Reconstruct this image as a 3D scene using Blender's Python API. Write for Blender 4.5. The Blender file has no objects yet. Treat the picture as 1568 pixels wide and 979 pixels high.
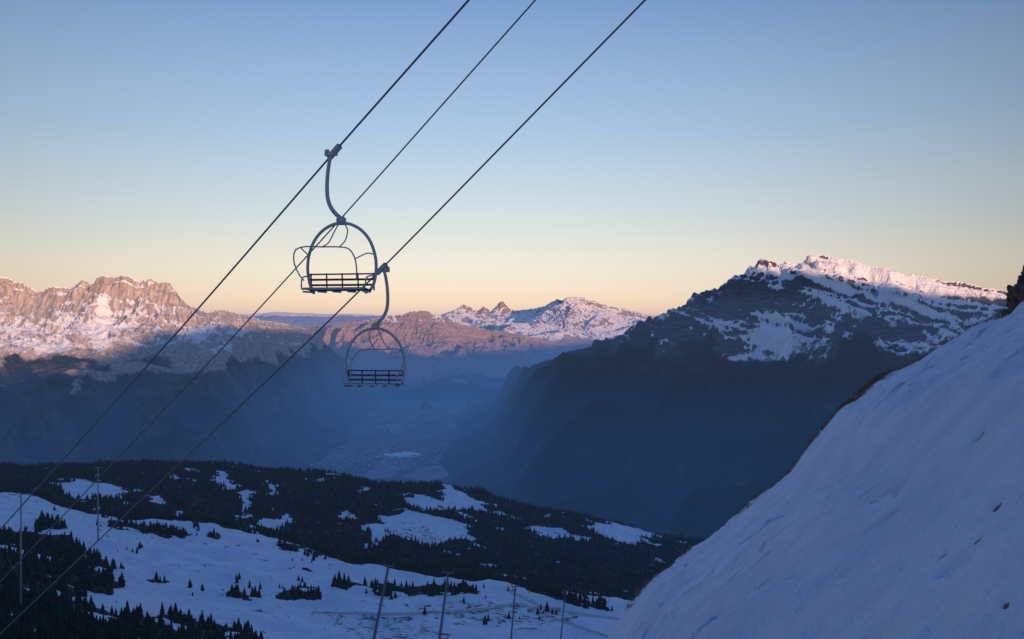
import bpy, math, random
import numpy as np
from mathutils import Vector, Matrix
random.seed(7); RNG=np.random.default_rng(7)
scene=bpy.context.scene
F=1500.0; CX=784.0; CY=489.5
def P(px,py,d):            # survey helper: bearing/elevation + range -> world metres
    return ((px-CX)/F*d, d, (CY-py)/F*d)

# ------------------------------------------------------------------ noise
def _h(ix,iy,seed):
    n=(ix.astype(np.int64)*374761393+iy.astype(np.int64)*668265263+seed*1274126177)&0xffffffff
    n=((n^(n>>13))*1274126177)&0xffffffff
    return (n^(n>>16))&0xffff
_AN=np.arange(65536)/65536.0*2*np.pi;_CS=np.cos(_AN);_SN=np.sin(_AN)
def perlin(x,y,seed=0):
    x=np.asarray(x,float);y=np.asarray(y,float)
    ix=np.floor(x);iy=np.floor(y);fx=x-ix;fy=y-iy
    u=fx*fx*fx*(fx*(fx*6-15)+10);v=fy*fy*fy*(fy*(fy*6-15)+10)
    def g(a,b):
        h=_h(ix+a,iy+b,seed)
        return _CS[h]*(fx-a)+_SN[h]*(fy-b)
    return 1.5*((g(0,0)*(1-u)+g(1,0)*u)*(1-v)+(g(0,1)*(1-u)+g(1,1)*u)*v)
def fbm(x,y,oct=5,seed=0,gain=.5,lac=2.03):
    s=0;a=1;f=1
    for i in range(oct):
        s=s+a*perlin(x*f+i*17.3,y*f-i*9.1,seed+i);a*=gain;f*=lac
    return s
def ridged(x,y,oct=5,seed=0,gain=.5):
    s=0;a=1;f=1
    for i in range(oct):
        s=s+a*(1-2*np.abs(perlin(x*f+i*7.7,y*f+i*3.1,seed+i)));a*=gain;f*=2.07
    return s
def sst(x,a,b):
    t=np.clip((x-a)/(b-a),0,1);return t*t*(3-2*t)

# ------------------------------------------------------------------ mesh helpers
def mesh_np(name,V,Fq,mat,attrs=None,smooth=False):
    V=np.asarray(V,np.float32);Fq=np.asarray(Fq,np.int32)
    k=Fq.shape[1];me=bpy.data.meshes.new(name)
    me.vertices.add(len(V));me.vertices.foreach_set('co',V.ravel())
    me.loops.add(Fq.size);me.loops.foreach_set('vertex_index',Fq.ravel())
    me.polygons.add(len(Fq));me.polygons.foreach_set('loop_start',np.arange(0,Fq.size,k,dtype=np.int32))
    try: me.polygons.foreach_set('loop_total',np.full(len(Fq),k,np.int32))
    except Exception: pass
    me.polygons.foreach_set('use_smooth',np.full(len(Fq),smooth,bool))
    me.update(calc_edges=True)
    if attrs:
        for an,av in attrs.items():
            a=me.attributes.new(an,'FLOAT','POINT');a.data.foreach_set('value',np.asarray(av,np.float32).ravel())
    me.materials.append(mat)
    ob=bpy.data.objects.new(name,me);scene.collection.objects.link(ob);return ob
def grid_faces(nr,nc):
    i=np.arange(nr-1)[:,None]*nc+np.arange(nc-1)[None,:]
    i=i.ravel();return np.stack([i,i+1,i+nc+1,i+nc],1)
def normals(X,Y,Z):
    A=np.stack([np.gradient(X,axis=1),np.gradient(Y,axis=1),np.gradient(Z,axis=1)],-1)
    B=np.stack([np.gradient(X,axis=0),np.gradient(Y,axis=0),np.gradient(Z,axis=0)],-1)
    N=np.cross(A,B);N/=np.linalg.norm(N,axis=-1,keepdims=True)+1e-9
    N*=np.sign(N[...,2:3]+1e-12);return N

# ------------------------------------------------------------------ materials
def newmat(name):
    m=bpy.data.materials.new(name);m.use_nodes=True;nt=m.node_tree
    for n in list(nt.nodes): nt.nodes.remove(n)
    o=nt.nodes.new('ShaderNodeOutputMaterial');b=nt.nodes.new('ShaderNodeBsdfPrincipled')
    nt.links.new(b.outputs[0],o.inputs[0]);return m,nt,b
def N(nt,t,**kw):
    n=nt.nodes.new(t)
    for k,v in kw.items(): setattr(n,k,v)
    return n
def noise(nt,scale,detail=6,rough=.6,vec=None):
    n=N(nt,'ShaderNodeTexNoise');n.inputs['Scale'].default_value=scale;n.inputs['Detail'].default_value=detail;n.inputs['Roughness'].default_value=rough
    if vec is not None: nt.links.new(vec,n.inputs['Vector'])
    return n.outputs[0]
def pos(nt,sc=(1,1,1)):
    g=N(nt,'ShaderNodeNewGeometry');m=N(nt,'ShaderNodeMapping');m.inputs['Scale'].default_value=sc
    nt.links.new(g.outputs['Position'],m.inputs[0]);return m.outputs[0]
def math_(nt,op,a,b=None,c=None,clamp=False):
    m=N(nt,'ShaderNodeMath',operation=op);m.use_clamp=clamp
    for i,v in enumerate((a,b,c)):
        if v is None: continue
        if isinstance(v,(int,float)): m.inputs[i].default_value=v
        else: nt.links.new(v,m.inputs[i])
    return m.outputs[0]
def ramp(nt,f,a,b):
    m=N(nt,'ShaderNodeMapRange');m.interpolation_type='SMOOTHSTEP'
    nt.links.new(f,m.inputs[0]);m.inputs[1].default_value=a;m.inputs[2].default_value=b;return m.outputs[0]
def mix(nt,f,a,b):
    m=N(nt,'ShaderNodeMix',data_type='RGBA')
    for s,v in ((0,f),(6,a),(7,b)):
        if isinstance(v,(int,float)): m.inputs[s].default_value=v
        elif isinstance(v,tuple): m.inputs[s].default_value=(*v,1)
        else: nt.links.new(v,m.inputs[s])
    return m.outputs[2]
def attr(nt,n):
    a=N(nt,'ShaderNodeAttribute');a.attribute_name=n;return a.outputs['Fac']
def bump(nt,b,h,strength,dist):
    n=N(nt,'ShaderNodeBump');n.inputs['Strength'].default_value=strength;n.inputs['Distance'].default_value=dist
    nt.links.new(h,n.inputs['Height']);nt.links.new(n.outputs[0],b.inputs['Normal'])

def mountain_mat(name,rockA,rockB,snowc=(.80,.81,.84),forestA=(.010,.018,.022),forestB=(.055,.058,.055),scale=1.0,noiseamt=.42,flute=False,fth=(.52,.66)):
    m,nt,b=newmat(name);b.inputs['Roughness'].default_value=.95
    b.inputs['Specular IOR Level'].default_value=.1
    p=pos(nt,(scale,scale,scale))
    ps=pos(nt,(scale*.35,scale*.35,scale*2.6)) if not flute else pos(nt,(scale*1.6,scale*1.0,scale*.45))
    n1=noise(nt,.012,8,.62,p);n2=noise(nt,.02,6,.7,ps);n3=noise(nt,.0022,6,.6,p)
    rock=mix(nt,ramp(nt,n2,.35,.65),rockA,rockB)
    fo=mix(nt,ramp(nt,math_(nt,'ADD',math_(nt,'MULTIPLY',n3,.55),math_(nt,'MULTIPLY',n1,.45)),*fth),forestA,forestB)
    fm=ramp(nt,math_(nt,'ADD',attr(nt,'forest'),math_(nt,'MULTIPLY',math_(nt,'SUBTRACT',n1,.5),.8)),.35,.65)
    c=mix(nt,fm,rock,fo)
    sn=math_(nt,'ADD',attr(nt,'snow'),math_(nt,'MULTIPLY',math_(nt,'SUBTRACT',n1,.5),noiseamt*2))
    sm=ramp(nt,sn,.36,.62)
    c=mix(nt,sm,c,snowc)
    nt.links.new(c,b.inputs['Base Color'])
    bump(nt,b,math_(nt,'ADD',n1,n2),.8,20/scale)
    return m
M_left=mountain_mat('limestone_cliff_material',(.27,.225,.20),(.52,.45,.40),forestA=(.022,.033,.036),forestB=(.10,.095,.08),flute=True,fth=(.48,.60))
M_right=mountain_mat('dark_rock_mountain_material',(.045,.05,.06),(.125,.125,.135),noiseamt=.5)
M_brown=mountain_mat('brown_mountain_material',(.24,.165,.135),(.36,.26,.22),scale=.5)
M_far=mountain_mat('snow_range_material',(.18,.14,.13),(.32,.25,.22),snowc=(.72,.71,.73),scale=.4,noiseamt=.25)

# ------------------------------------------------------------------ mountain ranges
def ridge_eval(X,Y,pts,prof,warp=120,wscale=900,seed=1,gully=.35,gscale=350,gdir=(1,0)):
    wx=X+warp*fbm(X/wscale,Y/wscale,4,seed);wy=Y+warp*fbm(X/wscale+40,Y/wscale,4,seed+9)
    best=np.full(X.shape,-9e9);D=np.zeros(X.shape)
    pd=np.array([p[0] for p in prof]);pv=np.array([p[1] for p in prof])
    al=wx*gdir[0]+wy*gdir[1];ac=-wx*gdir[1]+wy*gdir[0]
    wob=.55*fbm(X/1400,Y/1400,2,seed+33)
    gL=ridged(al/gscale/1.6+wob,ac/3600,2,seed+21)-.65
    gH=ridged(al/gscale*1.7+wob*2,ac/1700,3,seed+27)-.75
    for a,b in zip(pts[:-1],pts[1:]):
        ax,ay,az=a;bx,by,bz=b;L=math.hypot(bx-ax,by-ay)+1e-6
        t=np.clip(((wx-ax)*(bx-ax)+(wy-ay)*(by-ay))/L**2,0,1)
        d=np.hypot(wx-(ax+t*(bx-ax)),wy-(ay+t*(by-ay)))
        g=gully*(.85*gL+.6*gH/(1+(d/500)**2))
        z=az+t*(bz-az)-np.interp(d*(1-g*np.clip(d/250,0,1)),pd,pv)
        m=z>best;best=np.where(m,z,best);D=np.where(m,d,D)
    return best,D
def seg_dist(X,Y,pts):
    o=np.full(X.shape,1e9)
    for (ax,ay),(bx,by) in zip(pts[:-1],pts[1:]):
        L=(bx-ax)**2+(by-ay)**2;t=np.clip(((X-ax)*(bx-ax)+(Y-ay)*(by-ay))/L,0,1)
        o=np.minimum(o,np.hypot(X-ax-t*(bx-ax),Y-ay-t*(by-ay)))
    return o
AXIS=[(-600,3800),(-900,6000),(-1130,8500),(-1260,12500),(-1360,17000),(-1600,24000)]
def carve(X,Y,Z):
    # glacial trough: the flanks ease down onto a flat floor
    d=np.maximum(0,seg_dist(X,Y,AXIS)+110*fbm(X/1500,Y/1500,3,404))
    hw=np.interp(Y,[4000,7000,9000,13000,20000],[380,500,600,640,700])
    e=np.maximum(0,d-hw)
    cap=-1500+260*sst(d,hw*.55,hw)+e*.38+np.maximum(0,e-420)*1.5
    k=90.0
    h=np.clip(.5+.5*(cap-Z)/k,0,1)
    return cap*(1-h)+Z*h-k*h*(1-h)
def build_range(crest,prof,tr,yr,nt_,ny,seed,warp=120,wscale=900,gully=.35,gscale=350,namp=70,nscale=600,crestn=10,
                snowline=-150,treeline=-350,snowbias=0,strata=0,post=None,gdir=(1,0),snz=(.58,.84)):
    t=np.linspace(tr[0],tr[1],nt_);y=np.linspace(yr[0],yr[1],ny)
    T,Y=np.meshgrid(t,y);X=T*Y
    pts=[P(*c) for c in crest]
    Z,D=ridge_eval(X,Y,pts,prof,warp,wscale,seed,gully,gscale,gdir)
    amp=crestn+namp*sst(D,0,600)*(1-.72*sst(D,1000,2400))
    tex=amp*(ridged(X/nscale,Y/nscale,6,seed+50,.5)-.7)*.6+crestn*.8*fbm(X/70,Y/70,3,seed+77)
    Z=Z+tex
    if strata: Z=Z+strata*np.sin((Z+60*fbm(X/900,Y/900,3,seed+5))/28.0)*sst(Z,-350,-100)
    if post is not None:
        Z0=Z;Z=post(X,Y,Z,D);Z=Z+.9*np.clip(tex,-40,60)*sst(Z0-Z,20,200)*sst(Z,-1240,-1100)
    Nn=normals(X,Y,Z);nz=Nn[...,2]
    sn=sst(nz,*snz)*sst(Z,snowline-200,snowline+150)+.30*fbm(X/420,Y/420,4,seed+88)+snowbias
    fo=1-sst(Z+140*fbm(X/700,Y/700,4,seed+99),treeline-120,treeline+120)
    sn=sn*(1-fo*.85)-.25*fo
    return X,Y,Z,D,nz,sn,fo
def emit(name,R,mat):
    X,Y,Z,D,nz,sn,fo=R
    V=np.stack([X,Y,Z],-1).reshape(-1,3)
    return mesh_np(name,V,grid_faces(*X.shape),mat,{'snow':sn,'forest':fo})
def img(X,Y,Z): return X/Y*F+CX, CY-Z/Y*F

# left massif
cl=[(-500,470,11800),(-330,455,11500),(-200,440,11000),(-90,432,10600),(-30,427,10500),(-12,422,10500),(14,424,10500),(24,431,10500),(40,434,10500),(60,447,10450),(78,441,10400),(94,438,10400),(106,441,10380),(124,427,10350),(136,431,10370),(139,445,10380),(145,441,10350),(151,424,10300),(163,421,10280),(178,424,10270),(192,421,10250),(215,427,10250),(232,425,10230),(245,432,10230),(262,433,10200),(272,450,10250),(290,470,10400),(318,479,10900),(330,474,11100),(350,474,11400),(372,481,11700),(402,490,12300),(440,497,13100),(480,505,13900),(505,512,14500),(516,522,14900),(524,545,15300),(540,575,16000)]
def postL(X,Y,Z,D):
    fl=ridged(X/150+.3*fbm(X/300,Y/300,2,9),Y/1500,4,317)-.7       # limestone buttresses
    led=np.sin((Z+.12*X+25*fbm(X/400,Y/400,3,21))/17.0)
    Z=Z+34*fl*sst(D,25,110)*(1-sst(D,420,900))+12*led*sst(D,15,60)*(1-sst(D,400,700))
    return carve(X,Y,Z)
R=build_range(cl,[(0,0),(35,75),(70,95),(130,260),(180,295),(260,410),(420,500),(1000,640),(2200,820),(3600,1080),(6000,1650),(9000,2400),(16000,3500)],(-.62,.06),(4300,17800),820,900,11,
   warp=55,gully=.36,gscale=520,namp=110,crestn=13,snowline=-340,treeline=-400,snowbias=-.13,strata=4,post=postL,snz=(.45,.80))
X,Y,Z,D,nz,sn,fo=R;px,py=img(X,Y,Z)
nearL=Y<12000
led=np.sin((Z+.12*X+25*fbm(X/400,Y/400,3,21))/17.0+.8)
chute=np.exp(-((px-157)/12)**2)*sst(py,445,462)*(1-sst(py,515,550))
sn=sn+.26*led*(1-sst(D,500,900))*nearL-.26*sst(D,500,950)
sn=sn+(.9*chute+.25*np.exp(-(((px-60)/90)**2+((py-500)/18)**2))+.15*np.exp(-(((px-220)/80)**2+((py-475)/14)**2))-.35*np.exp(-(((px-230)/75)**2+((py-540)/30)**2))-.3*np.exp(-(((px-175)/12)**2+((py-465)/14)**2)))*nearL
emit('cliff_mountain',(X,Y,Z,D,nz,sn,fo),M_left)

# right massif
cr=[(640,712,12800),(700,640,12200),(760,592,11600),(830,554,11000),(900,531,10000),(940,514,9200),(985,491,8600),(1006,482,8400),(1042,486,8300),(1054,470,8250),(1064,447,8200),(1078,443,8170),(1092,439,8150),(1110,441,8130),(1132,437,8100),(1143,424,8070),(1152,407,8050),(1162,413,8020),(1172,395,8000),(1186,402,8000),(1196,407,8000),(1204,399,8000),(1222,403,8000),(1238,391,7950),(1250,395,7950),(1262,391,7950),(1280,399,7930),(1300,401,7900),(1330,411,7850),(1360,414,7800),(1400,425,7760),(1450,431,7700),(1532,443,7600),(1700,450,7400),(1950,470,7200)]
sp=[(1172,398,8000),(1190,430,7800),(1205,465,7600),(1235,525,7200),(1262,600,6500)]
sp2=[(1042,487,8300),(1030,520,7900),(1000,580,7300)]
def qf(X,Y,Z): return Z+.30*X-.02*Y+70*fbm(X/700,Y/700,3,31)
def postR(X,Y,Z,D):
    for k,s in enumerate((sp,sp2)):
        z2,d2=ridge_eval(X,Y,[P(*c) for c in s],[(0,0),(60,80),(150,150),(400,400),(3000,3100)],45,400,200+k,.25,300,(.85,-.5))
        Z=np.maximum(Z,z2)
    q=qf(X,Y,Z)
    Z=Z+18*np.sin(q/34.0)*sst(Z,-420,-100)+9*np.sin(q/13.0)*sst(Z,-300,0)
    return carve(X,Y,Z)
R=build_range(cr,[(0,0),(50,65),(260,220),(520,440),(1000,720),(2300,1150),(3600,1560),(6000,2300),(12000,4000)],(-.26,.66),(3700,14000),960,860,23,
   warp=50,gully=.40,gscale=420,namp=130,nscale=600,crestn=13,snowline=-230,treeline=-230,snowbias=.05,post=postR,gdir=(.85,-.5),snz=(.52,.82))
X,Y,Z,D,nz,sn,fo=R;px,py=img(X,Y,Z)
def blob(cx,cy,rx,ry,ang=0):
    c,s=math.cos(ang),math.sin(ang);dx=px-cx;dy=py-cy
    return np.exp(-(((dx*c+dy*s)/rx)**2+((-dx*s+dy*c)/ry)**2))
near=Y<8600
sn=sn+.36*np.sin(qf(X,Y,Z)/34.0+.9)*near*(1-fo)
sn=sn+(.75*blob(1190,520,36,28)+.6*blob(1165,548,45,9)+.5*blob(1100,497,28,11)+.5*blob(1330,412,170,14,.12)+.45*blob(1400,445,150,16,.2)+.4*blob(1380,530,60,9,.1)+.35*blob(1290,455,80,14,.25)+.35*blob(1420,480,90,10,.25)+.3*blob(1130,548,30,8))*near
sn=sn-(.75*blob(1140,452,30,26)+.5*blob(1090,465,35,16)+.5*blob(1250,485,18,22)+.6*blob(1020,510,40,20)+.25*blob(1330,500,60,8,.3)+.3*blob(1060,500,30,25)+.45*blob(1210,440,14,30,.3))*near
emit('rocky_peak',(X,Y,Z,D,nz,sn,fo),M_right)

# far ranges
cb=[(300,508,21500),(420,501,21000),(480,500,20500),(510,497,20000),(545,492,20000),(575,489,20000),(600,483,20000),(622,481,20000),(640,475,20000),(655,475,20000),(666,480,20000),(700,493,20500),(745,503,21000),(790,511,21000),(840,520,21500),(900,531,22000)]
R=build_range(cb,[(0,0),(200,190),(700,560),(1600,900),(5000,1600),(12000,3000)],(-.34,.16),(13500,23500),420,420,37,warp=160,wscale=1800,gully=.55,gscale=800,namp=320,nscale=1500,crestn=30,snowline=-50,treeline=-1000,snowbias=-.2)
emit('brown_mountain',R,M_brown)
cf=[(560,496,28000),(640,490,28000),(680,481,28000),(698,475,28000),(708,465,28000),(716,470,28000),(724,476,28000),(735,469,28000),(748,476,28000),(758,469,28000),(766,459,28000),(774,466,28000),(785,475,28000),(812,474,27500),(835,469,27000),(852,458,26500),(860,461,26300),(872,454,26000),(893,455,26000),(901,460,26000),(907,460,26000),(932,469,26500),(962,475,27000),(1000,485,28000),(1060,490,29000)]
R=build_range(cf,[(0,0),(200,210),(700,520),(1800,900),(6000,1800)],(-.18,.26),(20500,31000),560,520,41,warp=110,wscale=2000,gully=.45,gscale=1100,namp=200,nscale=1800,crestn=24,snowline=-420,treeline=-1100,snowbias=.16)
emit('snowy_mountain_range',R,M_far)
ch=[(-500,484,52000),(200,482,52000),(380,480,52000),(430,478,52000),(480,480,52000),(540,481,52000),(620,484,52000),(1000,484,52000),(1700,483,52000),(2300,484,52000)]
R=build_range(ch,[(0,0),(1500,500),(6000,1900)],(-.9,1.1),(46000,56000),400,60,47,warp=300,wscale=4000,gully=.3,gscale=2000,namp=120,nscale=4000,crestn=30,snowline=200,treeline=-600)
emit('horizon_hills',R,M_far)

# western range added unseen behind the viewer, crest shaped to cast valley shadow
EL=math.radians(4.0);LX,LY=-.5,.8660254
NX,NY=.8660254,.5
WC=-6000.0
prof_u=[(-14000,500),(-6000,560),(-1500,560),(0,570),(717,590),(1335,805),(1727,1000),(2400,1090),(3061,1140),(3900,1200),(4300,1220),(5000,1265),(5500,1275),(5780,1225),(6383,1070),(6980,880),(7600,900),(8600,1000),(9300,1000),(11000,1120),(13000,1220),(16000,1280),(26000,1300)]
u=np.linspace(-14000,26000,500);w=np.linspace(-3200,3200,90)
U,W=np.meshgrid(u,w)
cz=np.interp(U,[a for a,_ in prof_u],[b for _,b in prof_u])+35*fbm(U/500,U*0+3.3,4,3)
Z=cz-np.abs(W)*.62+60*(ridged(U/900,W/900,5,4)-.8)*sst(np.abs(W),0,500)
Xc=U*NX+(W+WC)*LX;Yc=U*NY+(W+WC)*LY
mesh_np('western_shadow_range',np.stack([Xc,Yc,Z],-1).reshape(-1,3),grid_faces(*U.shape),M_right,{'snow':sst(Z,-100,300)*.8,'forest':1-sst(Z,-300,0)})

# ------------------------------------------------------------------ valley floor
m,nt,b=newmat('valley_floor_material');b.inputs['Roughness'].default_value=.95
v=N(nt,'ShaderNodeTexVoronoi');v.inputs['Scale'].default_value=.0045;nt.links.new(pos(nt,(1,.5,1)),v.inputs['Vector'])
n1=noise(nt,.0018,8,.65,pos(nt));sp_=N(nt,'ShaderNodeSeparateColor');nt.links.new(v.outputs['Color'],sp_.inputs[0])
c=mix(nt,ramp(nt,sp_.outputs[0],.1,.9),(.05,.06,.05),(.15,.135,.12))
c=mix(nt,ramp(nt,n1,.50,.62),c,(.025,.035,.03));c=mix(nt,ramp(nt,sp_.outputs[1],.92,.96),c,(.24,.24,.26))
nt.links.new(c,b.inputs['Base Color'])
gx=np.linspace(-140000,140000,120);gy=np.linspace(-60000,160000,120);GX,GY=np.meshgrid(gx,gy)
GZ=np.full(GX.shape,-1250.0)
mesh_np('valley_ground',np.stack([GX,GY,GZ],-1).reshape(-1,3),grid_faces(*GX.shape),m)

# ------------------------------------------------------------------ mid-distance plateau
ys=np.array([20,60,130,250,400,600,700,900,1100,1300,1500,1700,2000,2300,2600,2900,3400,4200,5500],float)
col={-500:[1500,1250,1100,1020,985,930,900,860,830,800,775,770,748,730,716],
 0:[1500,1250,1110,1030,990,920,885,842,812,786,757,764,742,726,714],
 150:[1500,1250,1110,1030,1010,965,945,900,850,815,785,785,752,726,709],
 310:[1500,1250,1110,1040,1030,1010,1000,960,893,832,795,812,767,730,710],
 420:[1500,1250,1110,1040,1030,1012,1004,975,912,852,828,838,785,739,711],
 560:[1500,1250,1110,1040,1030,1012,1004,978,920,864,868,855,795,762,736],
 680:[1500,1250,1110,1040,1030,1014,1006,982,925,878,884,858,806,769,746],
 800:[1500,1250,1110,1045,1035,1020,1010,990,938,900,905,872,828,795,773],
 950:[1500,1250,1120,1060,1050,1035,1030,1010,958,930,935,892,846,818,802],
 1080:[1500,1260,1140,1090,1080,1065,1058,1045,1000,965,955,915,870,845,828],
 1300:[1500,1300,1200,1160,1150,1130,1120,1100,1060,1020,1000,970,930,900,880],
 2300:[1500,1300,1200,1160,1150,1130,1120,1100,1060,1020,1000,970,930,900,880]}
ct=[];cz=[]
for k,v_ in col.items():
    s=(CY-np.array(v_,float))/F;z=list(s*ys[:15]);z+= [z[-1]-90,z[-1]-420,z[-1]-780,-1330]
    ct.append((k-CX)/F);cz.append(z)
ct=np.array(ct);cz=np.array(cz)
fy_=np.concatenate([np.linspace(20,600,120,endpoint=False),np.linspace(600,2900,480,endpoint=False),np.linspace(2900,5500,80)])
ft=np.linspace(-.85,.9,520)
tmp=np.array([np.interp(fy_,ys,c) for c in cz])
MZ=np.array([np.interp(ft,ct,tmp[:,j]) for j in range(len(fy_))])
def blur(A,k,ax):
    ker=np.hanning(2*k+3)[1:-1];ker/=ker.sum()
    pw=[(0,0),(0,0)];pw[ax]=(k,k);B=np.pad(A,pw,mode='edge');o=0
    for i,q in enumerate(ker):
        o=o+q*(B[i:i+A.shape[0]] if ax==0 else B[:,i:i+A.shape[1]])
    return o
MZ=blur(blur(MZ,11,0),20,1)
TT,YY=np.meshgrid(ft,fy_);XX=TT*YY
MZ=MZ+(13*fbm(XX/260,YY/260,3,61)+4.5*fbm(XX/60,YY/60,4,62))*sst(YY,400,1000)+1.0*fbm(XX/25,YY/25,3,66)
def mid_z(x,y):
    t=x/y;j=np.interp(t,ft,np.arange(len(ft)));i=np.interp(y,fy_,np.arange(len(fy_)))
    i0=np.clip(np.floor(i).astype(int),0,len(fy_)-2);j0=np.clip(np.floor(j).astype(int),0,len(ft)-2);a=i-i0;c=j-j0
    return (MZ[i0,j0]*(1-c)+MZ[i0,j0+1]*c)*(1-a)+(MZ[i0+1,j0]*(1-c)+MZ[i0+1,j0+1]*c)*a
def inpoly(px,py,poly):
    r=np.zeros(px.shape,bool);n=len(poly)
    for i in range(n):
        x1,y1=poly[i];x2,y2=poly[(i+1)%n]
        if y1==y2: continue
        c=((y1>py)!=(y2>py))&(px<(x2-x1)*(py-y1)/(y2-y1)+x1);r^=c
    return r
clear=[[(72,738),(110,733),(150,738),(195,748),(190,758),(150,762),(125,768),(98,752)],
 [(325,720),(345,722),(362,748),(352,756),(335,740)],[(368,752),(385,750),(380,775),(370,800),(360,790),(366,770)],
 [(398,806),(420,800),(446,788),(446,800),(420,810)],
 [(556,842),(572,826),(556,806),(585,795),(622,780),(660,788),(724,806),(722,824),(690,834),(650,834),(610,822)],
 [(612,766),(645,762),(684,768),(668,742),(692,740),(718,762),(752,772),(748,784),(700,780),(640,778)],
 [(893,806),(930,798),(1002,816),(1003,830),(960,834),(925,822)],
 [(700,792),(712,786),(722,792)],[(806,812),(830,808),(850,812),(880,816),(880,822),(830,820)],[(225,758),(250,762),(246,770),(222,766)],
 [(410,735),(425,742),(430,760),(420,762)],[(520,802),(545,800),(548,806),(525,808)]]
fpoly=[[(-400,800),(40,812),(60,795),(95,805),(120,830),(150,850),(180,885),(188,900),(150,905),(120,900),(160,935),(200,950),(260,945),(330,955),(400,975),(420,1010),(-400,1100)],
 [(340,905),(355,900),(380,912),(402,916),(395,924),(350,918)],[(425,912),(450,900),(500,905),(498,920),(430,922)],
 [(450,868),(470,868),(480,876),(452,874)],[(518,892),(560,895),(640,898),(720,895),(735,905),(700,912),(600,915),(525,906)],
 [(318,818),(335,818),(354,828),(350,833),(325,825)],[(160,795),(215,800),(290,815),(300,800),(310,804),(280,832),(240,820),(170,808)],[(222,885),(250,885),(252,892),(225,892)],
 [(820,905),(900,915),(940,930),(940,936),(860,920),(820,910)],[(430,832),(540,856),(544,862),(430,842)]]
pxm,pym=img(XX,YY,MZ)
def forest_mask(x,y,px,py):
    j=22*fbm(x/90,y/90,4,71)
    jx=px+j;jy=py+j*.4
    crest=np.interp((px-CX)/F,[(k-CX)/F for k in (-500,0,310,420,560,800,1300)],[1530,1510,1490,1450,1370,1340,1320])
    far=y>crest+25
    c=np.zeros(px.shape,bool)
    for p in clear: c|=inpoly(jx,jy,p)
    c|=(fbm(x/55,y/80,3,171)>.66)&(y<2800)
    f=np.zeros(px.shape,bool)
    for p in fpoly: f|=inpoly(jx,jy,p)
    f&=~(fbm(x/40,y/60,3,177)>.34)
    return np.where(far,~c,f)
fm=forest_mask(XX,YY,pxm,pym).astype(float)
bare=np.zeros(XX.shape)
for p in ([(600,925),(720,918),(840,928),(900,950),(820,965),(700,952)],[(590,812),(640,806),(700,822),(640,830)],[(480,935),(620,940),(700,975),(560,990)]): bare=np.maximum(bare,inpoly(pxm,pym+10*fbm(XX/40,YY/40,2,5),p)*(.46))
def trail(pts,wd):
    d=np.full(XX.shape,1e9)
    for a,b_ in zip(pts[:-1],pts[1:]):
        L=(b_[0]-a[0])**2+(b_[1]-a[1])**2;t=np.clip(((pxm-a[0])*(b_[0]-a[0])+(pym-a[1])*(b_[1]-a[1]))/L,0,1)
        d=np.minimum(d,np.hypot(pxm-a[0]-t*(b_[0]-a[0]),(pym-a[1]-t*(b_[1]-a[1]))))
    return 1-sst(d,wd*.5,wd)
tr=np.maximum(trail([(480,938),(600,941),(720,936),(800,925),(850,948),(930,975)],3.0),trail([(780,905),(830,930),(880,940),(945,948)],2.5))
m,nt,b=newmat('plateau_snow_material');b.inputs['Roughness'].default_value=.85;b.inputs['Specular IOR Level'].default_value=.15
nA=noise(nt,.02,7,.65,pos(nt));nB=noise(nt,.09,6,.7,pos(nt))
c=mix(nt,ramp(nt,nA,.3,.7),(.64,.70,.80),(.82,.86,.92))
c=mix(nt,ramp(nt,math_(nt,'ADD',attr(nt,'bare'),math_(nt,'MULTIPLY',math_(nt,'SUBTRACT',nB,.5),1.3)),.44,.6),c,(.13,.1,.085))
c=mix(nt,ramp(nt,math_(nt,'ADD',nB,math_(nt,'MULTIPLY',nA,.4)),.81,.88),c,(.2,.17,.15))
c=mix(nt,math_(nt,'MULTIPLY',attr(nt,'trail'),.7),c,(.3,.27,.26))
c=mix(nt,ramp(nt,math_(nt,'ADD',attr(nt,'forest'),math_(nt,'MULTIPLY',math_(nt,'SUBTRACT',nB,.5),.8)),.4,.6),c,mix(nt,ramp(nt,nB,.6,.68),(.02,.024,.022),(.25,.27,.3)))
nt.links.new(c,b.inputs['Base Color']);bump(nt,b,math_(nt,'ADD',nB,math_(nt,'MULTIPLY',nA,3.0)),.8,3.0)
mesh_np('snowy_hillside',np.stack([XX,YY,MZ],-1).reshape(-1,3),grid_faces(*XX.shape),m,{'forest':fm,'bare':bare,'trail':tr},True)

# ------------------------------------------------------------------ conifers
def tree_template(layers,sides,seed):
    r=np.random.default_rng(seed);V=[];Fc=[]
    for k in range(3):            # trunk (3-sided prism)
        a=k*2.094;V+= [(.018*math.cos(a),.018*math.sin(a),-.05),(.004*math.cos(a),.004*math.sin(a),.95)]
    for k in range(3):
        a=2*k;b_=2*((k+1)%3);Fc+=[(a,b_,b_+1),(a,b_+1,a+1)]
    for l in range(layers):
        f=l/layers;z0=.08+.80*f;z1=z0+.30*(1-f*.45);rad=.21*(1-f)**.85+.03
        i0=len(V);ox,oy=r.normal(0,.012,2);V.append((ox,oy,min(z1,1.0)))
        for k in range(sides):
            a=2*math.pi*(k+r.uniform(-.25,.25))/sides;rr=rad*(r.uniform(.55,1.2) if k%2 else r.uniform(.85,1.25))
            V.append((rr*math.cos(a),rr*math.sin(a),z0+r.uniform(-.05,.03)))
        for k in range(sides): Fc.append((i0,i0+1+k,i0+1+(k+1)%sides))
    return np.array(V),np.array(Fc)
tmpl_far=[tree_template(4,6,s) for s in range(5)];tmpl_near=[tree_template(9,10,s+20) for s in range(5)]
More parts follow.
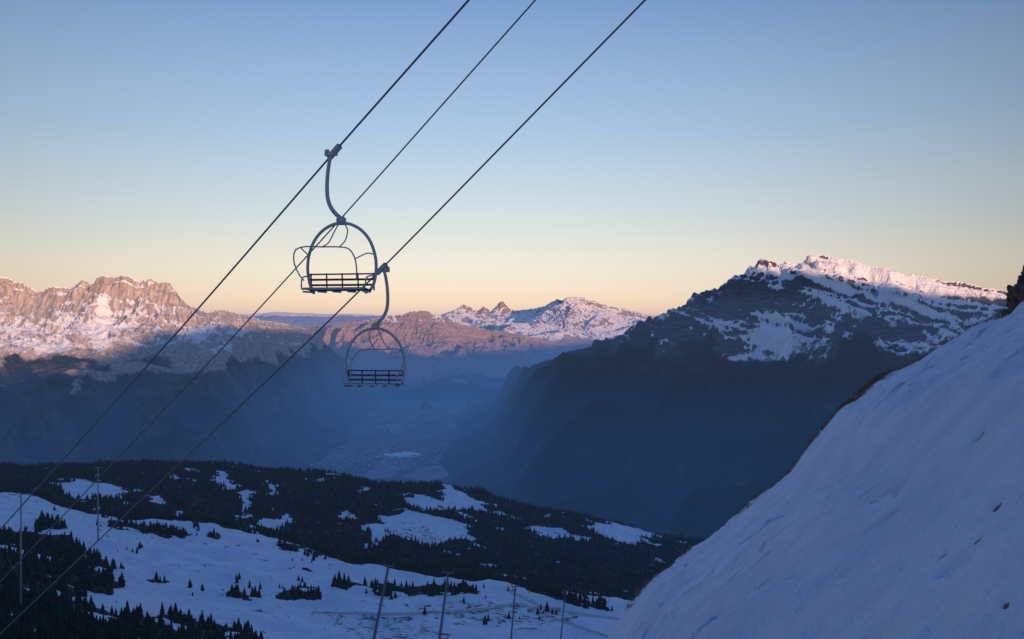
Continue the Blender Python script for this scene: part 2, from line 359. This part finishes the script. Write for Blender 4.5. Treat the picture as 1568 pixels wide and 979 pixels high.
def scatter(n,y0,y1,t0,t1):
    y=np.sqrt(RNG.uniform(y0**2,y1**2,n));t=RNG.uniform(t0,t1,n);x=t*y;z=mid_z(x,y)
    px,py=img(x,y,z);k=forest_mask(x,y,px,py);return x[k],y[k],z[k]
def forest(name,x,y,z,tmpls,h0,h1,mat):
    Vs=[];Fs=[];off=0
    idx=RNG.integers(0,len(tmpls),len(x))
    for ti,(tv,tf) in enumerate(tmpls):
        k=idx==ti;n=k.sum()
        if n==0: continue
        h=(h0+(h1-h0)*RNG.uniform(0,1,n)**1.3)*(1+.35*perlin(x[k]/70,y[k]/70,5));a=RNG.uniform(0,6.28,n);wd=h*RNG.uniform(.75,1.15,n)
        c,s=np.cos(a)[:,None],np.sin(a)[:,None]
        vx=(tv[None,:,0]*c-tv[None,:,1]*s)*wd[:,None]+x[k][:,None];vy=(tv[None,:,0]*s+tv[None,:,1]*c)*wd[:,None]+y[k][:,None]
        vz=tv[None,:,2]*h[:,None]+z[k][:,None]
        V=np.stack([vx,vy,vz],-1).reshape(-1,3);Fc=(tf[None]+np.arange(n)[:,None,None]*len(tv)).reshape(-1,3)+off
        Vs.append(V);Fs.append(Fc);off+=len(V)
    return mesh_np(name,np.concatenate(Vs),np.concatenate(Fs),mat)
m,nt,b=newmat('conifer_material');b.inputs['Roughness'].default_value=.9;b.inputs['Specular IOR Level'].default_value=.1
c=mix(nt,ramp(nt,noise(nt,.25,4,.6,pos(nt)),.35,.65),(.012,.02,.016),(.035,.05,.038));nt.links.new(c,b.inputs['Base Color'])
x,y,z=scatter(48000,1330,2950,-.64,.31);forest('distant_conifer_forest',x,y,z,tmpl_far,5,14,m)
x,y,z=scatter(16000,330,1340,-.66,.25);kk=RNG.uniform(0,1,len(x))<np.where(y<700,.9,.7);forest('conifer_forest',x[kk],y[kk],z[kk],tmpl_near,5,13,m)
px_=RNG.uniform(60,930,900);yy=RNG.uniform(1000,1500,900);xx=(px_-CX)/F*yy
k=(fbm(xx/60,yy/60,2,88)>.42);forest('scattered_conifers',xx[k],yy[k],mid_z(xx[k],yy[k]),tmpl_near,4,11,m)

# ------------------------------------------------------------------ foreground snow slope
cs=[(-600,2600,26),(200,1800,30),(600,1400,35),(800,1150,40),(880,1045,43),(932,979,46),(965,930,50),(1000,888,54),(1050,850,58),(1100,815,60),(1160,762,62),(1205,727,62),(1250,672,60),(1290,624,58),(1310,612,58),(1345,588,60),(1390,566,62),(1440,539,60),(1490,511,58),(1530,487,55),(1560,462,52),(1600,440,50),(1700,380,46),(1900,250,40),(2300,0,34)]
C=np.array([P(*c) for c in cs])
kk=np.array([c[0] for c in cs],float);ku=np.concatenate([np.linspace(-600,800,50,endpoint=False),np.linspace(800,1640,760,endpoint=False),np.linspace(1640,2300,50)])
Cu=np.stack([np.interp(ku,kk,C[:,i]) for i in range(3)],1)
for i in range(3): 
    a=np.pad(Cu[:,i],8,mode='edge');Cu[:,i]=np.convolve(a,np.hanning(19)[1:-1]/np.hanning(19).sum(),'valid')
nx=np.interp(ku,[-600,500,1000,1500,2300],[-16,-6,0,4,16]);ny_=np.full(ku.shape,-4.0)
Nu=np.stack([nx,ny_,-2+.87*nx-.415*ny_],1)
def slope_base(v):   # v: 0 near .. 1 crest .. 2 far side
    if v<=1:
        p=Nu*(1-v)+Cu*v
        p=p.copy();p[:,2]-=.9*math.sin(math.pi*v)*(.3+.7*v);return p
    d=v-1;p=Cu.copy();p[:,1]+=70*d**1.0;p[:,2]-=62*d**1.25+8*d;return p
vs=np.concatenate([np.linspace(0,1,560)**1.2,1+np.linspace(0.004,1,50)])
G=np.array([slope_base(v) for v in vs])
gx,gy,gz=G[...,0],G[...,1],G[...,2]
dz=.50*fbm(gx/9,gy/9,3,101)+.12*fbm(gx/1.9,gy/2.6,4,102)+.16*np.maximum(0,ridged(gx/4.5+gy/14,gy/6,3,103)-.9)
dz=dz+.05*ridged((gx+.4*gy)/1.3,(gy-.4*gx)/5,3,104)+.05*fbm(gx/.5,gy/.6,3,105)*sst(fbm(gx/6,gy/6,2,111),-.3,.4)
dz=dz-.16*sst(perlin(gx/.8,gy/.8,107)+.6*perlin(gx/7,gy/7,108),.55,.75)
pit=np.zeros(gx.shape);spot=np.zeros(gx.shape)
def stamp(cx_,cy_,rx,ry,depth,sp_amt):
    global pit,spot
    c,s=.75,.66;dx=gx-cx_;dy=gy-cy_
    e=np.exp(-(((dx*c+dy*s)/rx)**2+((-dx*s+dy*c)/ry)**2));pit=pit+e*depth;spot=np.maximum(spot,e*sp_amt)
for (u0,v0,u1,v1,n) in ((1350,.30,1600,.62,40),(1180,.42,1330,.80,26),(1420,.2,1660,.34,26)):
    for q in range(n):
        f=q/n;uu=u0+(u1-u0)*f+10*math.sin(f*9);vv=v0+(v1-v0)*f+random.uniform(-.006,.006)
        iu=np.argmin(abs(ku-uu));iv=np.argmin(abs(vs-vv));stamp(gx[iv,iu],gy[iv,iu],random.uniform(.13,.24),random.uniform(.13,.22),random.uniform(.14,.26),.25)
pxs,pys=img(gx,np.maximum(gy,.5),gz)
for (a_,b_) in ((1225,912),(1258,934),(1135,972),(1097,957),(1212,890),(1432,808),(1445,811),(1503,781),(1498,795),(1384,600),(1350,702),(1405,850),(1385,838),(1543,722),(1462,545),(1160,925),(1500,640),(1265,800),(1540,905),(1330,950),(1380,690),(1545,758),(1528,742),(1120,900),(1240,720),(1445,600),(1300,730)):
    d=(pxs-a_)**2+(pys-b_)**2;d[vs>1]=1e9;i=np.unravel_index(np.argmin(d),d.shape)
    if gy[i]<2: continue
    k=gy[i]/F;w_=random.uniform(7,17);stamp(gx[i],gy[i],w_*k,random.uniform(4,7)*k*1.8,10*k,random.uniform(.9,1.25))
gz=gz+dz*(.35+.65*sst(gy,2,14))-pit
soil_shade=np.exp(-((vs[:,None]-1.0)/.03)**2)*(.22+.5*np.exp(-((ku[None]-1330)/55)**2)+.5*np.exp(-((ku[None]-1560)/35)**2)+.22*np.exp(-((ku[None]-1180)/60)**2)+.15*np.exp(-((ku[None]-1440)/30)**2))
soil_shade=np.maximum(soil_shade,spot)  # spots paint footprint shade and grass specks in the crest soil colour
m,nt,b=newmat('foreground_snow_material');b.inputs['Roughness'].default_value=.75;b.inputs['Specular IOR Level'].default_value=.2
nA=noise(nt,.35,8,.62,pos(nt));nB=noise(nt,2.2,8,.65,pos(nt,(1,.6,1)));nC=noise(nt,9,5,.6,pos(nt))
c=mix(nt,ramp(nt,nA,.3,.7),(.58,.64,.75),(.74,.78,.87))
so=math_(nt,'ADD',attr(nt,'soil_shade'),math_(nt,'MULTIPLY',math_(nt,'SUBTRACT',nB,.5),1.5))
c=mix(nt,ramp(nt,so,.5,.8),c,mix(nt,nC,(.08,.065,.055),(.25,.2,.16)))
nt.links.new(c,b.inputs['Base Color']);bump(nt,b,math_(nt,'ADD',math_(nt,'MULTIPLY',nB,1.0),math_(nt,'MULTIPLY',nC,.25)),.9,.22)
GG=np.stack([gx,gy,gz],-1)
mesh_np('snow_slope',GG.reshape(-1,3),grid_faces(*gx.shape),m,{'soil_shade':soil_shade},True)

# dry grass along the wind-blown crest
m,nt,b=newmat('dry_grass_material');b.inputs['Roughness'].default_value=.9
nt.links.new(mix(nt,noise(nt,3,3,.5,pos(nt)),(.10,.065,.04),(.32,.22,.12)),b.inputs['Base Color'])
V=[];Fc=[]
def tuft(p,h,n,spread):
    for _ in range(n):
        a=random.uniform(0,6.28);r=random.uniform(0,spread);bx,by=p[0]+r*math.cos(a),p[1]+r*math.sin(a);hh=h*random.uniform(.4,1.1)
        lx,ly=random.gauss(-.6,.5)*hh,random.gauss(0,.5)*hh;w=.010;i=len(V)
        V.extend([(bx-w,by,p[2]-.12),(bx+w,by,p[2]-.12),(bx+lx*.4+w*.7,by+ly*.4,p[2]+hh*.6),(bx+lx*.4-w*.7,by+ly*.4,p[2]+hh*.6),(bx+lx+.003,by+ly,p[2]+hh),(bx+lx-.003,by+ly,p[2]+hh)])
        Fc.extend([(i,i+1,i+2,i+3),(i+3,i+2,i+4,i+5)])
i1=int(np.argmin(abs(vs-1)))
for _ in range(1100):
    r=random.random()
    uu=random.gauss(1335,38) if r<.45 else random.gauss(1555,18) if r<.6 else random.gauss(1190,45) if r<.75 else random.uniform(960,1560)
    iu=int(np.argmin(abs(ku-uu)));iv=i1-int(abs(random.gauss(0,6)))+2;tuft(GG[iv,iu],random.uniform(.05,.20),9,.3)
mesh_np('dry_grass',np.array(V),np.array(Fc),m)

# rock outcrop on the crest
m_rock,nt,b=newmat('outcrop_rock_material');b.inputs['Roughness'].default_value=.9
nn=noise(nt,2.5,8,.7,pos(nt));nt.links.new(mix(nt,ramp(nt,nn,.35,.65),(.04,.032,.028),(.16,.11,.08)),b.inputs['Base Color']);bump(nt,b,nn,1,.2)
import bmesh
def rock(px,py,d,sx,sy,sz,seed):
    bm=bmesh.new();bmesh.ops.create_icosphere(bm,subdivisions=4,radius=1)
    co=np.array([v.co[:] for v in bm.verts]);n=fbm(co[:,0]*1.3+co[:,2]*2.1+seed,co[:,1]*1.3-co[:,2],4,seed)
    for v,k in zip(bm.verts,n):
        q=1+.42*k
        v.co=Vector((v.co.x*q*sx,v.co.y*q*sy,v.co.z*q*sz-.25*v.co.x*sx))
    me=bpy.data.meshes.new('rock_outcrop');bm.to_mesh(me);bm.free();me.materials.append(m_rock)
    o=bpy.data.objects.new('rock_outcrop',me);o.location=P(px,py,d);scene.collection.objects.link(o)
rock(1568,462,52,.75,1.0,.95,3);rock(1588,446,51,1.0,1,1.15,9)

# ------------------------------------------------------------------ valley village
m,nt,b=newmat('village_wall_material')
nt.links.new(mix(nt,ramp(nt,noise(nt,.03,2,.5,pos(nt)),.45,.55),(.2,.17,.14),(.38,.36,.34)),b.inputs['Base Color'])
V=[];Fc=[]
def house(x,y,w,l,h,a):
    z=-1251;i=len(V);c,s=math.cos(a),math.sin(a)
    for (ux,uy,uz) in ((-w,-l,0),(w,-l,0),(w,l,0),(-w,l,0),(-w,-l,h),(w,-l,h),(w,l,h),(-w,l,h),(0,-l,h*1.5),(0,l,h*1.5)):
        V.append((x+ux*c-uy*s,y+ux*s+uy*c,z+uz))
    for f in ((0,1,5,4),(1,2,6,5),(2,3,7,6),(3,0,4,7),(4,5,8,8),(6,7,9,9),(5,6,9,8),(7,4,8,9)): Fc.append(tuple(i+k for k in f))
for _ in range(800):
    if random.random()<.6: x=random.gauss(-1200,330);y=random.gauss(8900,450)
    else: f=random.random();x=-1150-f*250+random.gauss(0,260);y=8600+f*8500
    house(x,y,random.uniform(6,13),random.uniform(8,18),random.uniform(6,11),random.uniform(0,3.14))
me=bpy.data.meshes.new('valley_village');me.from_pydata(V,[],[tuple(dict.fromkeys(f)) for f in Fc]);me.materials.append(m)
scene.collection.objects.link(bpy.data.objects.new('valley_village',me))
V=[];Fc=[];m2,nt,b=newmat('warehouse_roof_material');b.inputs['Base Color'].default_value=(.88,.86,.82,1)
p=P(607,698,8980)
for k in range(3): house(p[0]-10+k*75,p[1]+k*60-100,30,110,20,.9)
me=bpy.data.meshes.new('warehouse');me.from_pydata(V,[],[tuple(dict.fromkeys(f)) for f in Fc]);me.materials.append(m2)
scene.collection.objects.link(bpy.data.objects.new('warehouse',me))

# ------------------------------------------------------------------ chairlift
def metal(name,ca,cb_,rough,met):
    m,nt,b=newmat(name);b.inputs['Metallic'].default_value=met;b.inputs['Roughness'].default_value=rough
    n=noise(nt,14,6,.7,pos(nt));nt.links.new(mix(nt,ramp(nt,n,.35,.7),ca,cb_),b.inputs['Base Color']);return m
M_steel=metal('galvanised_steel',(.38,.38,.37),(.52,.52,.51),.5,.0)
M_dark=metal('dark_seat_slats',(.035,.04,.05),(.07,.075,.085),.6,0)
M_thin=metal('restraint_bar_steel',(.28,.29,.29),(.40,.41,.41),.5,.0)
M_cable=metal('wire_rope',(.09,.10,.115),(.16,.17,.185),.5,.2)
M_tower=metal('tower_steel',(.10,.11,.13),(.18,.19,.21),.7,.3)
M_tower2=metal('pale_tower_steel',(.18,.20,.22),(.28,.30,.32),.6,.1)
def cat(pts,n=8):
    p=[Vector(q) for q in pts];p=[p[0]*2-p[1]]+p+[p[-1]*2-p[-2]];o=[]
    for i in range(1,len(p)-2):
        for k in range(n):
            t=k/n;a,b_,c,d=p[i-1],p[i],p[i+1],p[i+2]
            o.append(.5*((2*b_)+(c-a)*t+(2*a-5*b_+4*c-d)*t*t+(3*b_-a-3*c+d)*t**3))
    o.append(p[-2]);return o
def tube(name,pts,r,mat,parent=None,sides=10,smooth=True,sm=8):
    if smooth: pts=cat(pts,sm)
    pts=[Vector(q) for q in pts];bm=bmesh.new();rings=[];up=None
    for i,q in enumerate(pts):
        d=(pts[min(i+1,len(pts)-1)]-pts[max(i-1,0)]).normalized()
        if up is None: up=d.orthogonal().normalized()
        up=(up-d*up.dot(d)).normalized();s=d.cross(up);rr=r[0]+(r[1]-r[0])*i/(len(pts)-1) if isinstance(r,tuple) else r
        rings.append([bm.verts.new(q+up*math.cos(a)*rr+s*math.sin(a)*rr) for a in [2*math.pi*k/sides for k in range(sides)]])
    for A,B in zip(rings[:-1],rings[1:]):
        for k in range(sides): bm.faces.new((A[k],A[(k+1)%sides],B[(k+1)%sides],B[k])).smooth=True
    bm.faces.new(rings[0][::-1]);bm.faces.new(rings[-1])
    me=bpy.data.meshes.new(name);bm.to_mesh(me);bm.free();me.materials.append(mat)
    o=bpy.data.objects.new(name,me);scene.collection.objects.link(o)
    if parent: o.parent=parent
    return o
def box(name,c,s,mat,parent=None,rot=None,bev=.01):
    bm=bmesh.new();bmesh.ops.create_cube(bm,size=1)
    for v in bm.verts: v.co=Vector((v.co.x*s[0],v.co.y*s[1],v.co.z*s[2]))
    if bev: bmesh.ops.bevel(bm,geom=bm.edges[:],offset=min(bev,min(s)*.3),segments=2,affect='EDGES')
    me=bpy.data.meshes.new(name);bm.to_mesh(me);bm.free();me.materials.append(mat)
    o=bpy.data.objects.new(name,me);o.location=c
    if rot: o.rotation_euler=rot
    scene.collection.objects.link(o)
    if parent: o.parent=parent
    return o
def chair(grip,yaw,mir,cdir):
    e=bpy.data.objects.new('chairlift_chair',None);scene.collection.objects.link(e);e.location=grip;e.rotation_euler=(0,0,yaw)
    s=-1 if mir else 1
    def S(L): return [(s*a,b_,c) for a,b_,c in L]
    R3=Matrix.Rotation(-yaw,3,'Z')@Vector(cdir).normalized()
    g=box('cable_grip',(0,0,.02),(.13,.5,.13),M_steel,e);g.rotation_euler=R3.to_track_quat('Y','Z').to_euler()
    box('grip_arm',(s*-.09,0,-.04),(.34,.12,.09),M_steel,e,bev=.02)
    box('grip_lever',(s*-.2,0,.03),(.12,.08,.12),M_steel,e,bev=.02)
    tube('hanger_arm',S([(-.08,0,-.02),(-.14,0,-.25),(-.19,0,-.6),(-.2,0,-1.0),(-.15,0,-1.28),(-.02,0,-1.5),(.17,0,-1.68)]),(.046,.056),M_steel,e,12)
    box('hanger_joint',(s*.19,0,-1.74),(.24,.16,.2),M_steel,e,bev=.04)
    box('suspension_bar',(s*.2,0,-1.83),(.5,.07,.05),M_steel,e,bev=.02)
    L=[(.2,0,-1.80),(-.05,0,-1.84),(-.33,0,-1.99),(-.56,0,-2.25),(-.70,0,-2.6),(-.74,0,-2.95),(-.69,0,-3.3),(-.60,-.03,-3.5),(-.5,-.14,-3.58)]
    tube('frame_arch_side',S(L),.040,M_steel,e,12)
    tube('frame_arch_side',S([(.4-a,b_,c) for a,b_,c in L]),.040,M_steel,e,12)
    tube('inner_brace',S([(.1,0,-1.85),(0,-.04,-2.05),(-.14,-.05,-2.3),(-.32,-.1,-2.42)]),.017,M_thin,e,8)
    tube('inner_brace',S([(.3,0,-1.85),(.38,-.04,-2.0),(.32,-.05,-2.25),(.18,-.1,-2.42)]),.017,M_thin,e,8)
    tube('restraint_bar',S([(-.60,-.5,-3.28),(-.74,-.52,-3.1),(-.86,-.53,-2.8),(-.84,-.5,-2.52),(-.62,-.42,-2.42),(-.2,-.40,-2.43),(.3,-.40,-2.44),(.58,-.42,-2.5),(.75,-.46,-2.72),(.82,-.5,-3.0),(.82,-.5,-3.28)]),.018,M_thin,e,8)
    tube('restraint_pivot',S([(-.7,0,-2.62),(-.74,-.25,-2.5),(-.7,-.46,-2.45)]),.016,M_thin,e,8)
    tube('restraint_pivot',S([(1.1,0,-2.62),(1.0,-.25,-2.6),(.78,-.46,-2.74)]),.016,M_thin,e,8)
    cx=.2*s
    for i,zz in enumerate((-3.10,-3.24,-3.38)):
        box('backrest_slat',(cx,.04+.02*i*-1,zz),(1.80,.03,.055 if i else .04),M_dark,e,bev=.01)
    for k in range(5): box('backrest_post',(cx+(-.86+.43*k),.075-.03,-3.30),(.035,.035,.46),M_dark,e,rot=(.08,0,0))
    for i in range(5): box('seat_slat',(cx,-.08-.105*i,-3.52+.012*i),(1.66,.085,.035),M_dark,e)
    for k in (-.8,-.4,0,.4,.8): box('seat_bracket',(cx+k,-.29,-3.56),(.04,.52,.045),M_steel,e)
    tube('seat_front_tube',[(cx-.84,-.56,-3.49),(cx+.84,-.56,-3.49)],.026,M_steel,e,8,False)
    for q in (-.88,.88): tube('armrest',[(cx+q,.02,-3.14),(cx+q*1.0,-.2,-3.16),(cx+q*.99,-.46,-3.22),(cx+q*.97,-.54,-3.46)],.02,M_steel,e,8)
    return e
def cable(pts,r,up,dn):
    p=[Vector(P(*q)) for q in pts]
    d0=(p[0]-p[1]).normalized();d1=(p[-1]-p[-2]).normalized()
    full=[p[0]+d0*up]+p+[p[-1]+d1*dn]
    tube('lift_cable',full,r,M_cable,None,8,True,14);return full
c1=cable([(718,0,22.0),(512,233,25.0),(290,488,29.2),(100,700,34.5)],.026,32,75)
c2=cable([(820,0,24.5),(530,326,28.3),(352,521,31.7),(180,702,36.0)],.021,32,75)
c3=cable([(988,0,24.0),(584,412,30.0),(420,572,33.2),(280,705,36.6)],.026,32,75)
def tang(c,i): return c[i+1]-c[i-1]
chair(P(512,234,25.0),math.radians(-14),False,tang(c1,2))
chair(P(584,413,30.0),math.radians(-10),True,tang(c3,2))

def lift_tower(base,h,arm,yaw=0,r=.3,lean=(0,0),mt=None):
    mt=mt or M_tower
    e=bpy.data.objects.new('lift_tower',None);scene.collection.objects.link(e);e.location=base;e.rotation_euler=(lean[0],lean[1],yaw)
    tube('mast',[(0,0,-3),(0,0,h)],(r,r*.6),mt,e,12,False)
    th=max(.3,r*.7)
    box('crossarm',(0,0,h-.1),(arm,th,th),mt,e,bev=.03)
    for q in (-.5,.5):
        box('sheave_beam',(q*arm,0,h+.15),(.12*th/.3,2.2,.22*th/.3),mt,e,bev=.03)
        for k in (-.9,-.45,0,.45,.9):
            tube('sheave',[(q*arm-.07,k,h+.35),(q*arm+.07,k,h+.35)],.2,mt,e,10,False)
    tube('ladder',[(r+.12,0,0),(r*.7+.1,0,h)],.03,mt,e,6,False)
    return e
for idx in (0,-1):
    a=(c1[idx]+c3[idx])/2;dv=c1[idx]-c3[idx];yaw=math.atan2(dv.y,dv.x);g=a.z-14
    lift_tower((a.x,a.y,g),13.4,math.hypot(dv.x,dv.y),yaw)
def tower_at(px,py,d,arm,r,yaw,lean,mt=None):
    x,y,zt=P(px,py,d);zb=float(mid_z(np.array([x]),np.array([y]))[0]);hh=(zt-zb)
    lift_tower((x-hh*math.sin(lean),y,zb),hh/math.cos(lean),arm,yaw,r,(0,lean),mt)
tower_at(594,867,190,2.0,.36,.1,.20);tower_at(686,877,200,2.0,.34,.1,.13)
tower_at(789,898,330,2.6,.36,.1,.08);tower_at(866,905,420,2.6,.36,.1,.10)
tower_at(32,757,560,12,.6,.2,0,M_tower2);tower_at(150,716,1150,8,.9,.2,0,M_tower2)

# ------------------------------------------------------------------ haze
def haze(name,x0,x1,y0,y1,z0,z1,beta,col):
    V=[(x,y,z) for x in (x0,x1) for y in (y0,y1) for z in (z0,z1)]
    Fq=[(0,1,3,2),(4,6,7,5),(0,4,5,1),(2,3,7,6),(0,2,6,4),(1,5,7,3)]
    m=bpy.data.materials.new(name+'_material');m.use_nodes=True;nt=m.node_tree
    for n in list(nt.nodes): nt.nodes.remove(n)
    o=nt.nodes.new('ShaderNodeOutputMaterial');a=nt.nodes.new('ShaderNodeVolumeAbsorption');e=nt.nodes.new('ShaderNodeEmission');s=nt.nodes.new('ShaderNodeAddShader')
    a.inputs[0].default_value=(0,0,0,1);a.inputs[1].default_value=beta
    e.inputs[0].default_value=(*col,1);e.inputs[1].default_value=beta  # glow colour: emission stands in for skylight scattered by haze
    nt.links.new(a.outputs[0],s.inputs[0]);nt.links.new(e.outputs[0],s.inputs[1]);nt.links.new(s.outputs[0],o.inputs['Volume'])
    me=bpy.data.meshes.new(name);me.from_pydata(V,[],Fq);me.materials.append(m)
    bm=bmesh.new();bm.from_mesh(me);bmesh.ops.recalc_face_normals(bm,faces=bm.faces);bm.to_mesh(me);bm.free()
    scene.collection.objects.link(bpy.data.objects.new(name,me))
haze('atmospheric_haze_glow',-65000,65000,-30000,72000,-1400,130,1.7e-5,(.13,.23,.50))
haze('valley_haze_glow',-60000,60000,1200,68000,-1390,-400,3.6e-5,(.010,.135,.48))

# ------------------------------------------------------------------ sky + sun
sunaz_x,sunaz_y=-LX,-LY
w=bpy.data.worlds.new('World');scene.world=w;w.use_nodes=True;nt=w.node_tree
for n in list(nt.nodes): nt.nodes.remove(n)
out=nt.nodes.new('ShaderNodeOutputWorld');bg=nt.nodes.new('ShaderNodeBackground');nt.links.new(bg.outputs[0],out.inputs[0])
tc=nt.nodes.new('ShaderNodeTexCoord');sx=nt.nodes.new('ShaderNodeSeparateXYZ');nt.links.new(tc.outputs['Generated'],sx.inputs[0])
cr_=nt.nodes.new('ShaderNodeValToRGB');nt.links.new(sx.outputs[2],cr_.inputs[0])
st=[(0,(.99,.66,.44)),(.022,(.96,.75,.56)),(.05,(.86,.78,.67)),(.105,(.59,.67,.73)),(.19,(.35,.50,.71)),(.31,(.16,.29,.56)),(.6,(.055,.16,.46)),(1,(.03,.115,.43))]
el=cr_.color_ramp.elements
while len(el)<len(st): el.new(.5)
for e_,(p_,c_) in zip(el,st): e_.position=p_
for e_,(p_,c_) in zip(el,st): e_.color=(*c_,1)
d=math_(nt,'ADD',sx.outputs[0],.05);az=math_(nt,'SUBTRACT',1.0,math_(nt,'MINIMUM',math_(nt,'MULTIPLY',math_(nt,'MULTIPLY',d,d),1.5),.42))
sky=nt.nodes.new('ShaderNodeTexSky');sky.sky_type='NISHITA';sky.sun_disc=False;sky.sun_elevation=EL
sky.sun_rotation=math.atan2(sunaz_x,sunaz_y)
v1=nt.nodes.new('ShaderNodeVectorMath');v1.operation='SCALE';nt.links.new(cr_.outputs[0],v1.inputs[0]);nt.links.new(az,v1.inputs['Scale'])
v2=nt.nodes.new('ShaderNodeVectorMath');v2.operation='SCALE';nt.links.new(sky.outputs[0],v2.inputs[0]);v2.inputs['Scale'].default_value=.03
v3=nt.nodes.new('ShaderNodeVectorMath');v3.operation='ADD';nt.links.new(v1.outputs[0],v3.inputs[0]);nt.links.new(v2.outputs[0],v3.inputs[1])
nt.links.new(v3.outputs[0],bg.inputs[0]);bg.inputs[1].default_value=1.0
sd=bpy.data.lights.new('sun','SUN');sd.energy=5.8;sd.angle=math.radians(.5);sd.color=(1,.58,.36)
so_=bpy.data.objects.new('sun',sd);scene.collection.objects.link(so_)
so_.rotation_euler=Vector((LX*math.cos(EL),LY*math.cos(EL),-math.sin(EL))).to_track_quat('-Z','Y').to_euler()

# ------------------------------------------------------------------ camera
cd=bpy.data.cameras.new('camera');cd.sensor_width=36;cd.lens=36*F/1568;cd.clip_start=.1;cd.clip_end=400000
co=bpy.data.objects.new('camera',cd);scene.collection.objects.link(co);co.rotation_euler=(math.pi/2,0,0);scene.camera=co
scene.view_settings.view_transform='Standard';scene.view_settings.look='None';scene.view_settings.exposure=0
